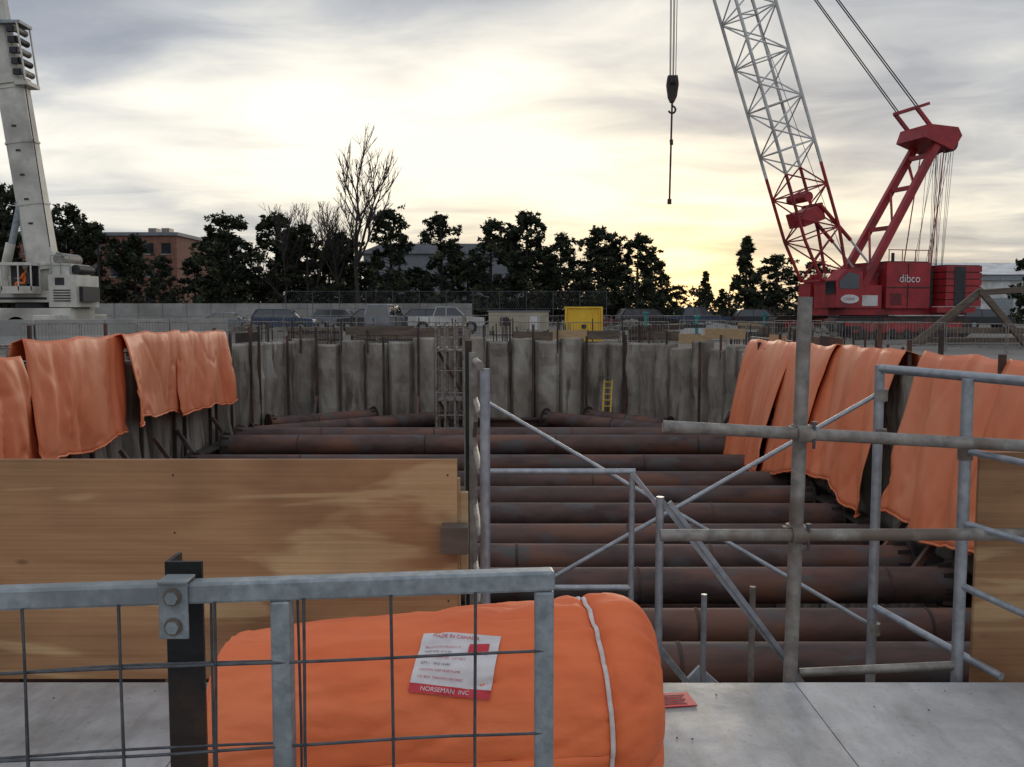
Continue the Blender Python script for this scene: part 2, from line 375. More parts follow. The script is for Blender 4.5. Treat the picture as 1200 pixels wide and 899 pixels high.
for k in range(5): b.box((.655,3.635+k*.02,GZ+.0075),(.12-.02*(k%2),.005,.001),dark,Matrix.Rotation(R(8),3,'Z'))
b.obj('red_label_sheet')

b=B(); b.bx(-2.68,-.235,3.90,3.918,GZ+.002,-.632,ply)
for x in(-.275,-1.45,-2.6):
    for z in(-.7,-.95,-1.25,-1.5): b.tube((x+.005*math.sin(z*40),3.8975,z),(x,3.8999,z),.004,dark,8)
b.obj('plywood_hoarding',bevel=.002)
b=B(); b.bx(-5.12,-2.685,3.90,3.918,GZ+.002,-.63,ply); b.obj('plywood_hoarding',bevel=.002)
b=B(); b.bx(2.06,4.5,4.02,4.04,-1.75,-.62,ply); b.obj('plywood_hoarding',bevel=.002)
b=B()
for x in(-.275,-1.45,-2.6,-3.8): b.bx(x-.07,x+.05,3.922,3.96,GZ-.3,-.72,newwood)
b.bx(-.225,-.19,3.922,3.96,-1.2,-.78,newwood)
b.bx(-2.6,-.3,3.964,4.0,-.80,-.71,newwood)
b.bx(-.30,-.185,3.80,3.897,-1.02,-.905,timber)
b.bx(-.26,-.20,3.963,4.3,GZ-.2,GZ-.06,timber)
b.obj('lumber_bracing',bevel=.003)

# ------------------------------------------------------------------ orange roll
X0,X1=-.875,.455
def rad(x):
    t=(x-X0)/(X1-X0); return .292+.060*min(1,max(0,t))**.8
def axis(x):
    t=(x-X0)/(X1-X0); return Vector((x,2.80+.06*t,GZ+rad(x)))
def surf(x,th,off=0):
    t=(x-X0)/(X1-X0); r=rad(x); z0=GZ+rad(x)
    e=(x-(X1-.17))/.17
    if e>0: r*= math.sqrt(max(.0,1-(min(e,1)*.84)**2.6))
    if t<.03: r*=1.015
    g=x-.235-.05*math.cos(th)
    cinch=-.020*math.exp(-(g/.022)**2)+.006*math.sin(th*23+2*nz(th*2,1))*math.exp(-(g/.07)**2)
    d=.014*nz(x*2.2,math.cos(th)*1.5,math.sin(th)*1.5)+.006*nz(x*7,th*2.5)+.008*nz(x*2.5,th*7)+.004*nz(x*9,th*16)+cinch
    d+=.012*max(0,e+.4)*math.sin(th*9+3*nz(th,2))*.5
    w_=nz(x*1.4+th*.7,th*2.2-x,4); d-=.012*max(0,.12-abs(w_))*8
    w2=nz(x*3.1-th*1.2,th*3.2+x*2,9); d-=.008*max(0,.08-abs(w2))*8
    p=axis(x); r=r+d+off
    return Vector((x,p.y-math.cos(th)*r,z0+math.sin(th)*r))
b=B(); nu,nv=150,150; vs=[]
for i in range(nu+1):
    x=X0+(X1-X0)*(1-(1-i/nu)**1.3)
    for j in range(nv): vs.append(surf(x,2*math.pi*j/nv))
fs=[(i*nv+j,i*nv+(j+1)%nv,(i+1)*nv+(j+1)%nv,(i+1)*nv+j) for i in range(nu) for j in range(nv)]
fs=[f[::-1] for f in fs]
c=len(vs); vs.append(Vector((X1+.005,2.86,GZ+.35)))
fs+=[(nu*nv+j,c,nu*nv+(j+1)%nv) for j in range(nv)]
b.add(vs,fs,orange_roll,True)
turns=7; n=turns*40
vs=[];fs=[]
for k in range(n+1):
    th=2*math.pi*k/40; r=.280-(.20)*k/n+.006*nz(k*.11,3); 
    for dx,dr in((-.016-.03*abs(nz(k*.05,9)),0),(.10,-.004)):
        rr_=r+dr; vs.append((X0+dx,2.80-math.cos(th)*rr_,GZ+.292+math.sin(th)*rr_))
fs=[(2*k,2*k+1,2*k+3,2*k+2) for k in range(n)]
b.add(vs,fs,orange_roll,True)
vs=[];m=60
for i in range(m+1):
    x=X0+(.02)+(X1-X0-.20)*i/m
    for j,(dt,of) in enumerate(((0,.002),(.05,.010),(.10,.011),(.13,.002))): vs.append(surf(x,-.12+dt+.03*nz(x*3,1),of))
b.add(vs,[(i*4+j,(i+1)*4+j,(i+1)*4+j+1,i*4+j+1) for i in range(m) for j in range(3)],orange_roll,True)
roll=b.obj('orange_tarp_roll')
b=B(); vs=[]; m=120
for k in range(m):
    th=2*math.pi*k/m; x=.235+.05*math.cos(th)+.006*nz(math.cos(th)*2,math.sin(th)*2)
    for dx,of in((-.007,.001),(-.005,.005),(.005,.005),(.007,.001)): vs.append(surf(x+dx,th,of+.005))
b.add(vs,[(k*4+j,k*4+j+1,((k+1)%m)*4+j+1,((k+1)%m)*4+j) for k in range(m) for j in range(3)],strapw,True)
b.obj('tie_strap',parent=roll)
b=B(); LX,LT,ca,sa=-.165,.86,math.cos(R(-9)),math.sin(R(-9))
def lab(u,v,off=.004):
    uu=u*ca-v*sa; vv=u*sa+v*ca
    return surf(LX+uu,LT+vv/.33,off)
def labq(u0,u1,v0,v1,off,mat):
    n=24; vs=[];
    for i in range(n+1):
        for j in range(n+1): vs.append(lab(u0+(u1-u0)*i/n,v0+(v1-v0)*j/n,off))
    w=n+1; b.add(vs,[(i*w+j,(i+1)*w+j,(i+1)*w+j+1,i*w+j+1) for i in range(n) for j in range(n)],mat,True)
labq(-.118,.118,-.10,.10,.006,labelw)
labq(-.118,.118,-.10,-.074,.0085,labelr)
labq(.03,.09,.032,.068,.0085,labelr)
b.text('NORSEMAN  INC',.0185,lambda x,y:lab(-.085+x,-.093+y,.0105),labelw)
b.text('MADE IN CANADA',.0165,lambda x,y:lab(-.085+x,.081+y*.8,.0095),labelr)
for k,(t,sz) in enumerate((('FABRICATED PRODUCTS',.0095),('TARP SIZE 12 X 24',.010),('STYLE  INSULATED   LOT 0612',.0095),('QTY 1    W/O 14-083',.0095),('CAUTION  KEEP FROM FLAME',.009),('P.O. BOX  TORONTO ONTARIO',.009))):
    b.text(t,sz,lambda x,y:lab(-.10+x,.048-k*.021+y,.0095),dark if k in(1,3) else labelr)
b.obj('product_label',parent=roll)

# ------------------------------------------------------------------ foreground barrier panel
def by(x): return 1.69+(x-.06)*.1175
b=B()
zt=-.5
b.bar((-1.75,by(-1.75),zt),(.078,by(.078),zt),.038,.038,galv)
b.bar((.06,by(.06),zt-.019),(.06,by(.06),GZ+.03),.036,.036,galv)
b.bar((-.417,by(-.417),zt-.019),(-.417,by(-.417),GZ+.03),.036,.036,galv)
b.bar((-1.6,by(-1.6),zt-.019),(-1.6,by(-1.6),GZ+.03),.036,.036,galv)
b.bar((-1.6,by(-1.6),GZ+.12),(.06,by(.06),GZ+.12),.036,.036,galv)
for x in(-1.6,-.417,.06): b.box((x,by(x),GZ+.015),(.08,.5,.02),galv)
panel=b.obj('mesh_barrier_panel',bevel=.005)
b=B()
def wv(x,z,o,k): return (x+.004*nz(z*3,k),by(x)+o+.004*nz(x*4,z*4,k),z+.005*nz(x*2.3,k,5))
for k,x in enumerate([-.068,-.219,-.375,-.53,-.69,-.85,-1.0,-1.16,-1.32,-1.47]):
    b.path([wv(x,zt-.015-i*.13,-.02,k) for i in range(9)],.0029,wire)
for k,x in enumerate([-.395,-.552,-.712,-.875,-1.03,-1.19,-1.35]):
    b.path([wv(x,zt-.015-i*.13,.03,k+20) for i in range(9)],.0026,wire)
for k,z in enumerate([-.632,-.79,-.945,-1.1,-1.26]):
    b.path([wv(-1.6+i*.083,z,-.014,k+40) for i in range(21)],.0029,wire)
    b.path([wv(-1.6+i*.083,z-.016,.035,k+60) for i in range(15)],.0026,wire)
b.obj('wire_mesh',parent=panel)
b=B(); x=-.597
b.box((x,by(x)-.023,zt-.028),(.052,.006,.10),galv); b.box((x,by(x)-.006,zt+.024),(.052,.05,.006),galv)
for z in(zt-.002,zt-.055):
    b.tube((x,by(x)-.026,z),(x,by(x)-.036,z),.012,galv,6); b.tube((x,by(x)-.0265,z),(x,by(x)-.030,z),.016,galv2,14)
b.obj('clamp',parent=panel,bevel=.002)
b=B()
b.box((-.605,1.668,(GZ-.46)/2),(.068,.008,-GZ-.46),blacksteel)
b.box((-.635,1.702,(GZ-.46)/2),(.008,.06,-GZ-.46),blacksteel); b.box((-.605,1.69,GZ+.01),(.2,.2,.016),blacksteel)
b.obj('steel_angle_post')

# ------------------------------------------------------------------ scaffold / stair tower in front
sc=empty('scaffold_stair_tower')
b=B(); PB=-11.9
b.tube((1.222,3.95,GZ-.3),(1.252,3.95,.06),.030,galv2,18)
b.tube((.64,3.885,-.488),(2.9,3.885,-.612),.026,galv2,16)
b.tube((.635,3.885,-.958),(2.9,3.885,-.952),.026,galv2,16)
b.obj('guard_tubes',parent=sc)
b=B()
for z,x in((-.520,1.245),(-.957,1.232)):
    b.tube((x,3.95,z-.032),(x,3.95,z+.032),.040,galv2,16)
    b.box((x,3.915,z),(.07,.05,.062),galv2); b.tube((x-.035,3.885,z),(x+.035,3.885,z),.036,galv2,16)
    for s in(-1,1):
        b.tube((x+s*.052,3.90,z-.012),(x+s*.052,3.99,z-.012),.008,wire,8)
        b.tube((x+s*.052,3.89,z-.012),(x+s*.052,3.905,z-.012),.014,wire,6)
        b.box((x+s*.045,3.93,z+.01),(.03,.04,.035),galv2)
    b.tube((x+.03,3.86,z+.05),(x+.03,3.86,z-.06),.007,wire,8); b.tube((x+.03,3.86,z+.04),(x+.03,3.86,z+.055),.013,wire,6)
b.obj('couplers',parent=sc,bevel=.003)
b=B()
b.tube((1.84,4.6,PB),(1.84,4.6,-.27),.024,alum,14)
b.tube((1.985,4.0,GZ-.4),(1.985,4.0,-.295),.025,alum,14)
b.tube((1.84,4.6,-.287),(2.3,3.1,-.287),.022,alum,14)
for z0,z1 in((-.61,-.63),(-.93,-.95),(-1.21,-1.28)): b.tube((1.985,4.0,z0),(2.28,3.15,z1),.015,alum,12)
b.tube((1.84,4.6,-1.50),(2.12,3.88,-1.58),.018,alum,12)
b.tube((1.87,4.62,-.40),(.16,4.66,-1.40),.0115,alum,10)
b.tube((-.13,5.0,-.50),(1.87,4.66,-1.63),.0115,alum,10)
for x,y,z in((1.85,4.6,-.42),(1.85,4.6,-.62),(1.85,4.6,-1.62),(1.985,4.0,-.62)): b.tube((x,y,z-.03),(x,y,z+.03),.032,galv2,12)
b.tube((-.118,4.0,GZ-.3),(-.118,4.0,-.25),.022,alum,14)
b.tube((-.135,3.90,-.232),(-.22,5.2,-.27),.019,galv2,14)
for y,x,zt_ in((4.7,-.20,-.21),(5.3,-.25,-.17),(6.0,-.29,-.12),(6.9,-.34,-.14)):
    b.tube((x,y,PB),(x,y,zt_),.020,galv2 if y!=5.3 else blacksteel,12)
for z in(-.45,-.7,-1.0,-1.3,-1.55): b.tube((-.14,4.0,z),(-.34,6.9,z-.02),.015,galv2,10)
b.bar((-.17,4.3,-.5),(-.32,6.8,-1.3),.02,.04,galv2)
b.tube((-.125,4.4,-.772),(.595,4.4,-.772),.0145,alum,12)
b.tube((.58,4.4,-.77),(.58,4.4,-1.42),.0145,alum,12)
b.tube((-.15,4.4,-1.345),(.58,4.4,-1.345),.0145,alum,12)
b.tube((.70,4.3,-2.6),(.70,4.3,-.875),.019,alum,12)
b.tube((.98,4.6,-3.5),(.98,4.6,-1.44),.015,alum,12)
b.tube((1.84,6.9,PB),(1.84,6.9,-2.1),.024,galv2,12)
b.obj('frames',parent=sc)
b=B()
b.bar((.70,4.32,-.885),(1.40,4.32,-1.79),.02,.028,alum)
b.bar((.745,4.30,-.90),(1.36,4.30,-1.72),.02,.022,alum)
b.bar((.575,4.38,-.775),(.70,4.32,-.93),.014,.02,alum)
b.bar((.60,4.4,-1.50),(.86,4.4,-1.82),.02,.03,alum)
for y in(4.32,5.05): b.bar((1.0,y,-2.05),(3.6,y,-4.4),.03,.16,alum)
for k in range(11): b.box((1.1+.24*k,4.68,-2.1-.217*k),(.24,.70,.03),alum)
b.obj('stair_flight',parent=sc)
b=B(); 
b.tube((2.0,4.0,-1.575),(1.3,4.05,-1.63),.02,galv2,10); b.obj('toe_tube',parent=sc)

b=B(); xs=(-3.05,-2.7,-2.3,-1.95)
for x in xs:
    for y in(37.0,38.6): b.tube((x,y,-12),(x,y,-.45 if x!=-1.95 else -.15),.05,galv2,8)
for z in(-.6,-1.5,-2.4,-3.3,-4.2,-5.2,-7,-9):
    for y in(37,38.6): b.tube((xs[0],y,z),(xs[-1],y,z),.028,galv2,6)
    for x in xs: b.tube((x,37,z),(x,38.6,z),.03,galv2,6)
for z in(-1.6,-3.6,-5.6): b.box((-2.5,37.8,z),(1.0,1.5,.06),galv2); b.bar((xs[0],37.8,z),(xs[-1],37.8,z-2),.06,.12,rustd)
b.obj('scaffold_stair_tower')
b=B()
for x in(4.05,4.4): b.bar((x,41.1,-4.9),(x+.12,41.5,-3.1),.06,.04,yellow)
for k in range(7): t=k/6; b.tube((4.05+.12*t,41.1+.36*t,-4.8+1.6*t),(4.4+.12*t,41.1+.36*t,-4.8+1.6*t),.022,yellow,6)
b.obj('yellow_ladder')

# ------------------------------------------------------------------ cranes
def lattice(b,p0,p1,w,d,n,matf,rc,rl):
    p0=Vector(p0);p1=Vector(p1); ax=(p1-p0).normalized(); V=Vector((0,1,0)); U=V.cross(ax).normalized()
    def corner(i,k):
        t=i/n; s=1
        if t<.10: s=.72+.28*t/.10
        if t>.9: s=.45+.55*(1-t)/.1
        su,sv=((-1,-1),(1,-1),(1,1),(-1,1))[k]
        return p0+(p1-p0)*t+U*su*w/2*s+V*sv*d/2*(s if t>.5 else 1)
    for i in range(n):
        m=matf((i+.5)/n)
        for k in range(4):
            b.tube(corner(i,k),corner(i+1,k),rc,m,8)
            k2=(k+1)%4
            a,c=(corner(i,k),corner(i+1,k2)) if (i+k)%2 else (corner(i,k2),corner(i+1,k))
            b.tube(a,c,rl,m,6,caps=False)
            if i%2==0: b.tube(corner(i,k),corner(i,k2),rl,m,6,caps=False)
        if i%4==0: b.tube(corner(i,0),corner(i,2),rl,m,5,caps=False)
MC=Matrix.Translation((19.15,57,GZ))@Matrix.Rotation(R(15),4,'Z')
cr=empty('red_crawler_crane')
b=B(MC)
for y in(-3.2,3.2):
    prof=[]
    for k in range(9): a=math.pi/2+math.pi*k/8; prof.append((-1.2+.62*math.cos(a),.64+.62*math.sin(a)))
    for k in range(9): a=-math.pi/2+math.pi*k/8; prof.append((7.2+.62*math.cos(a),.64+.62*math.sin(a)))
    b.prism(prof,y-.5,y+.5,rustd)
    for k in range(30):
        x=-1.3+k*.29
        for z in(0.02,1.27): b.box((x,y,z),(.2,1.1,.05),dark)
    b.bx(-1,7,y-.56,y+.56,.35,.95,redp)
    for k in range(9): b.tube((-.8+k,y-.6,.3),(-.8+k,y+.6,.3),.26,dark,12)
b.bx(1.2,4.8,-3,3,.5,1.1,redp); b.tube((3,0,1.1),(3,0,1.4),1.4,dark,24)
b.obj('tracks',parent=cr)
b=B(MC)
b.bx(-.6,9.2,-1.5,1.5,1.35,1.75,redp)
b.bx(3.2,6.3,-1.75,1.75,1.76,4.55,redp)
b.bx(3.22,6.28,-1.78,-1.751,3.0,3.06,dark); b.bx(4.7,4.74,-1.78,-1.751,1.8,4.5,dark)
for k in range(6): b.bx(3.5,4.3,-1.79,-1.752,2.0+k*.12,2.05+k*.12,dark)
b.bx(3.3,6.2,-1.7,1.7,4.56,4.62,dark); b.tube((3.3,-1.7,5.3),(6.2,-1.7,5.3),.03,redp,6)
for k in range(4): b.tube((3.35+k*.94,-1.7,4.55),(3.35+k*.94,-1.7,5.3),.03,redp,6)
b.tube((5.6,.9,4.5),(5.6,.9,5.3),.1,dark,10)
b.bx(-.7,3.0,-1.6,-.1,1.76,3.15,redp); b.bx(-.7,3.0,.3,1.6,1.76,3.3,redp)
b.bx(-.55,2.7,-1.64,-1.601,1.9,2.55,whitep)
b.tube((1.8,-.9,3.6),(1.8,.9,3.6),.5,dark,20); b.tube((2.7,-.9,3.6),(2.7,.9,3.6),.4,dark,20)
for y in(-1,1): b.bx(1.2,3.1,y-.06,y+.06,3.1,4.2,redp)
cab=[(-1.0,1.8),(.7,1.8),(.7,3.9),(-.4,4.05),(-1.05,3.4)]
b.prism(cab,-2.9,-1.75,redp); b.prism([(-.85,2.9),(.45,2.9),(.45,3.75),(-.3,3.85),(-.88,3.35)],-2.93,-2.905,glass)
b.add([(-1.07,-2.8,2.6),(-1.07,-1.85,2.6),(-1.09,-1.85,3.35),(-1.09,-2.8,3.35)],[(0,1,2,3)],glass)
vs=[(.2+.62*math.cos(a*math.pi/12),-2.935,2.3+.26*math.sin(a*math.pi/12)) for a in range(24)]
vs=[(x-.35,y,z) for x,y,z in vs]; b.add(vs,[tuple(range(24))],whitep)
b.text('CRANE',.24,lambda x,y:(-.58+x*.95,-2.94,2.22+y),redp)
b.text('dibco',.68,lambda x,y:(4.05+x,-1.80,3.35+y),whitep)
b.obj('upper_house',parent=cr)
b=B(MC)
for k in range(6):
    b.bx(7.0,9.6,-2.3,-.25,1.9+k*.42,2.27+k*.42,redp); b.bx(7.0,9.6,.25,2.3,1.9+k*.42,2.27+k*.42,redp)
    b.bx(7.05,9.55,-2.2,2.2,2.27+k*.42,2.32+k*.42,dark)
b.bx(6.5,9.3,-2.2,2.2,1.5,1.85,redp); b.bx(6.4,6.7,-1.5,1.5,1.8,4.2,dark); b.tube((6.8,-1,4.2),(6.8,1,4.2),.3,dark,14)
b.bx(7.6,8.4,-2.33,-2.301,1.9,4.3,dark)
b.obj('counterweight',parent=cr)
b=B(MC)
lattice(b,(0,0,3.7),(-9.1,0,29.1),2.45,2.2,20,lambda t: redp if t<.27 else whitep,.10,.048)
b.box((-1.35,0,7.3),(1.5,1.7,.9),redp,Matrix.Rotation(R(-20),3,'Y'))
b.tube((-1.8,-1,8.4),(-1.8,1,8.4),.3,redp,14)
b.box((-.1,0,3.3),(.9,2.5,.5),redp)
for y in(-1.15,1.15): b.bar((.1,y,3.9),(.4,y,2.3),.35,.5,redp)
for y in(-.45,-.15,.15,.45): b.tube((-9.85,y-.06,28.9),(-9.85,y+.06,28.9),.45,dark,18)
for y in(-.7,.7): b.bar((-8.9,y,28.6),(-10.0,y,29.0),.12,.5,whitep)
b.obj('lattice_boom',parent=cr)
b=B(MC)
hd=Vector((7.2,0,12.2)); ft=Vector((1.3,0,2.2))
for y in(-1.3,1.3):
    b.bar(ft+Vector((0,y,0)),hd+Vector((0,y*.8,0)),.36,.44,redp)
    b.bar((6.4,y*1.05,1.9),(7.6,y*.8,12.0),.05,.05,redp)
for t in(.2,.45,.7,.9):
    p=ft.lerp(hd,t); b.bar(p+Vector((0,-1.2,0)),p+Vector((0,1.2,0)),.25,.25,redp)
for (t0,t1) in((.2,.45),(.45,.7),(.7,.9)): b.bar(ft.lerp(hd,t0)+Vector((0,-1.1,0)),ft.lerp(hd,t1)+Vector((0,1.1,0)),.14,.14,redp)
b.prism([(5.9,12.2),(8.0,11.5),(8.6,12.4),(8.3,12.9),(6.2,13.0)],-1.35,1.35,redp)
for y in(-.9,-.5,.5,.9): b.tube((8.1,y-.07,12.0),(8.1,y+.07,12.0),.55,dark,16)
for y in(-1.0,1.0): b.bar((6.6,y,12.9),(5.5,y,14.0),.14,.24,redp); b.bar((5.5,y,14.0),(6.4,y,14.3),.12,.18,redp)
b.bar((5.5,-1.1,14.0),(5.5,1.1,14.0),.18,.18,redp)
for y in(-.9,.9): b.tube((-1.0,y,8.0),(1.2,y,5.9),.12,redp,8); b.tube((1.2,y,5.9),(3.6,y,3.4),.07,whitep,8)
b.bar((-.9,-1,8.0),(-.9,1,8.0),.15,.15,redp)
b.obj('mast',parent=cr)
b=B(MC)
for y in(-1.0,-.8,.8,1.0): b.tube((5.6,y,14.1),(-9.0,y*.7,29.2),.036,dark,5)
for k in range(9):
    y=-.9+k*.225; b.tube((8.0+.3*math.cos(k),y,12.0),(6.7+.32*(k%6),y*.8,4.3),.018,galv2,4)
    b.tube((8.4,y,12.0),(8.0+.1*(k%3),y*.8,4.3),.018,galv2,4)
b.tube((1.8,0,4.0),(-9.6,0,29.2),.02,dark,4)
b.obj('cables',parent=cr)
tip=MC@Vector((-10.25,0,28.8)); tx,ty=tip.x,tip.y
b=B()
for k,(dx,dy) in enumerate(((-.24,-.1),(-.12,.1),(.0,-.1),(.12,.1),(.24,-.1))): b.tube((tx+dx,ty+dy,27.2),(tx+dx*.7,ty+dy,13.4),.022,dark,5)
for k in range(3): b.tube((tx-.17+.12*k,ty-.03,13.15),(tx-.09+.12*k,ty-.03,13.15),.30,dark,16)
b.prism([(tx-.27,13.5),(tx+.27,13.5),(tx+.34,13.0),(tx+.24,12.3),(tx+.1,12.0),(tx-.1,12.0),(tx-.24,12.3),(tx-.34,13.0)],ty-.22,ty+.16,rustd)
b.path([(x,ty,z) for x,z in [(tx,12.0),(tx,11.8)]+[(tx+.2*math.sin(a),11.6+.2*math.cos(a)) for a in [.2+.3*k for k in range(15)]]],.06,dark,8)
b.tube((tx,ty,11.9),(tx-.08,ty,6.3),.055,rustd,6)
b.box((tx-.08,ty,6.35),(.22,.16,.3),rustd); b.tube((tx,ty,9.6),(tx-.02,ty,9.9),.1,rustd,8)
b.obj('hook_block',parent=cr)

cl=empty('mobile_telescopic_crane')
b=B(Matrix.Translation((0,50,0)))
b.bx(-36,-23.2,-1.4,1.4,-.75,.15,cream)
b.bx(-36.5,-34,-1.35,1.35,-.9,1.2,cream)
for x in(-34.8,-33,-29.5,-27.8,-26.1,-24.4):
    for y in(-1.15,1.15):
        b.tube((x,y-.25,-.95),(x,y+.25,-.95),.65,rubber,20); b.tube((x,y-.27,-.95),(x,y+.27,-.95),.3,cream,12)
b.bx(-24.2,-23.4,-3.4,3.4,-.55,-.2,cream)
for y in(-3.2,3.2): b.bx(-24.0,-23.7,y-.12,y+.12,GZ+.05,-.2,galv2); b.tube((-23.85,y,GZ),(-23.85,y,GZ+.08),.4,dark,14)
b.tube((-25.6,0,.15),(-25.6,0,.45),1.1,dark,20)
b.obj('carrier',parent=cl,bevel=.04)
b=B(Matrix.Translation((0,50,0)))
b.bx(-27.9,-23.0,-1.25,1.25,.46,1.05,cream)
b.bx(-24.35,-22.9,-1.35,1.35,.2,1.9,cream); b.bx(-24.3,-23.3,-1.2,1.2,1.9,2.5,cream)
b.bx(-22.95,-22.7,-1.0,1.0,.5,1.3,dark); b.bx(-24.0,-23.5,-1.36,-1.352,1.35,1.75,dark)
b.bx(-28.2,-26.5,-1.3,-.2,1.05,1.6,cream); b.bx(-28.3,-26.6,.2,1.3,1.05,1.9,cream)
b.prism([(-25.3,1.05),(-24.4,1.05),(-24.2,2.9),(-24.8,3.3),(-25.5,3.0)],.35,.55,cream); b.prism([(-25.3,1.05),(-24.4,1.05),(-24.2,2.9),(-24.8,3.3),(-25.5,3.0)],-.3,-.12,cream)
b.tube((-23.9,-1.0,2.75),(-23.9,1.0,2.75),.32,galv2,18); b.tube((-23.1,-.9,2.2),(-23.1,.9,2.2),.24,dark,16)
for x in(-24.2,-23.7,-23.2): b.tube((x,-1.3,1.9),(x,-1.3,2.9),.025,galv,6)
b.tube((-24.2,-1.3,2.9),(-23.2,-1.3,2.9),.025,galv,6); b.tube((-24.2,-1.3,2.4),(-23.2,-1.3,2.4),.02,galv,6)
for k in range(5): b.bx(-24.1,-23.2,-1.38,-1.352,.5+k*.14,.56+k*.14,dark)
b.bx(-28,-24.5,-1.27,-1.251,.6,.72,dark)
b.obj('superstructure',parent=cl,bevel=.03)
b=B(Matrix.Translation((0,50,0)))
x0,x1,y0,y1,z0,z1=-26.35,-24.75,-2.25,-1.32,1.0,2.45
b.bx(x0,x1,y0,y1,z0-.1,z0+.28,cream); b.bx(x0-.02,x1+.02,y0-.02,y1,z1-.1,z1+.05,cream)
for x in(x0+.04,(x0+x1)/2+.1,x1-.04):
    for y in(y0+.03,y1-.03): b.box((x,y,(z0+z1)/2),(.06,.06,z1-z0-.1),cream)
b.bx(x0+.06,x1-.06,y1-.03,y1-.01,z0+.28,z1-.1,dark)
b.bx(-25.15,-25.0,-2.0,-1.5,1.3,2.0,dark); b.bx(-25.55,-25.0,-2.0,-1.5,1.28,1.4,dark)
b.obj('operator_cab',parent=cl)
b=B(Matrix.Translation((0,50,0)))
p0=Vector((-25.25,.12,2.2)); p1=Vector((-26.55,.12,12.0)); p2=Vector((-26.92,.12,14.5)); p3=Vector((-28.4,.12,25))
def sect(a,c,w,mat):
    d=(c-a).normalized(); U=Vector((0,1,0)).cross(d).normalized(); V=Vector((0,1,0))
    prof=[(-1,-.7),(-.7,-1),(.5,-1),(1,-.6),(1,.6),(.5,1),(-.7,1),(-1,.7)]
    vs=[e+U*px*w/2+V*py*w*.42 for e in(a,c) for px,py in prof]; k=8
    b.add(vs,[(i,(i+1)%k,k+(i+1)%k,k+i) for i in range(k)]+[tuple(range(7,-1,-1)),tuple(range(8,16))],mat)
sect(p0,p1,1.4,cream); sect(p1,p2,1.05,cream); sect(p2,p3,.85,cream)
for t in(0.02,.35,.68,.97): q=p0.lerp(p1,t); sect(q,q+(p1-p0).normalized()*.12,1.5,cream)
sect(p1-(p1-p0).normalized()*.05,p1+(p1-p0).normalized()*.22,1.6,cream)
for k in range(5):
    z=12.35+k*.55; o=-.07*k
    b.bx(-26.1+o,-25.75+o,-.7,-.45,z,z+.3,dark); b.tube((-25.75+o,-.55,z+.2),(-25.75+o,.6,z+.2),.17,dark if k%2 else galv2,14)
    b.bx(-27.5+o,-27.3+o,-.5,.5,z,z+.25,galv2)
b.bar((-25.5,-.6,12.1),(-25.85,-.6,15.1),.06,.1,cream); b.bar((-25.5,.7,12.1),(-25.85,.7,15.1),.06,.1,cream)
b.bx(-27.2,-25.7,-.6,.7,15.0,15.15,galv); b.bx(-26.1,-25.4,-.6,.7,11.85,12.05,cream)
b.tube((-27.4,-.3,1.0),(-26.0,-.3,6.5),.17,galv,14); b.tube((-27.5,-.3,.9),(-26.8,-.3,3.6),.24,cream,14)
b.path([(-24.6,-.5,3.4),(-25.55,-.5,11.5),(-25.9,-.5,15)],.03,dark)
for k in range(5): 
    q=p0.lerp(p1,.25+.13*k); b.box((q.x-.02,-.49,q.z),(.24,.02,.10),dark)
b.obj('telescopic_boom',parent=cl)

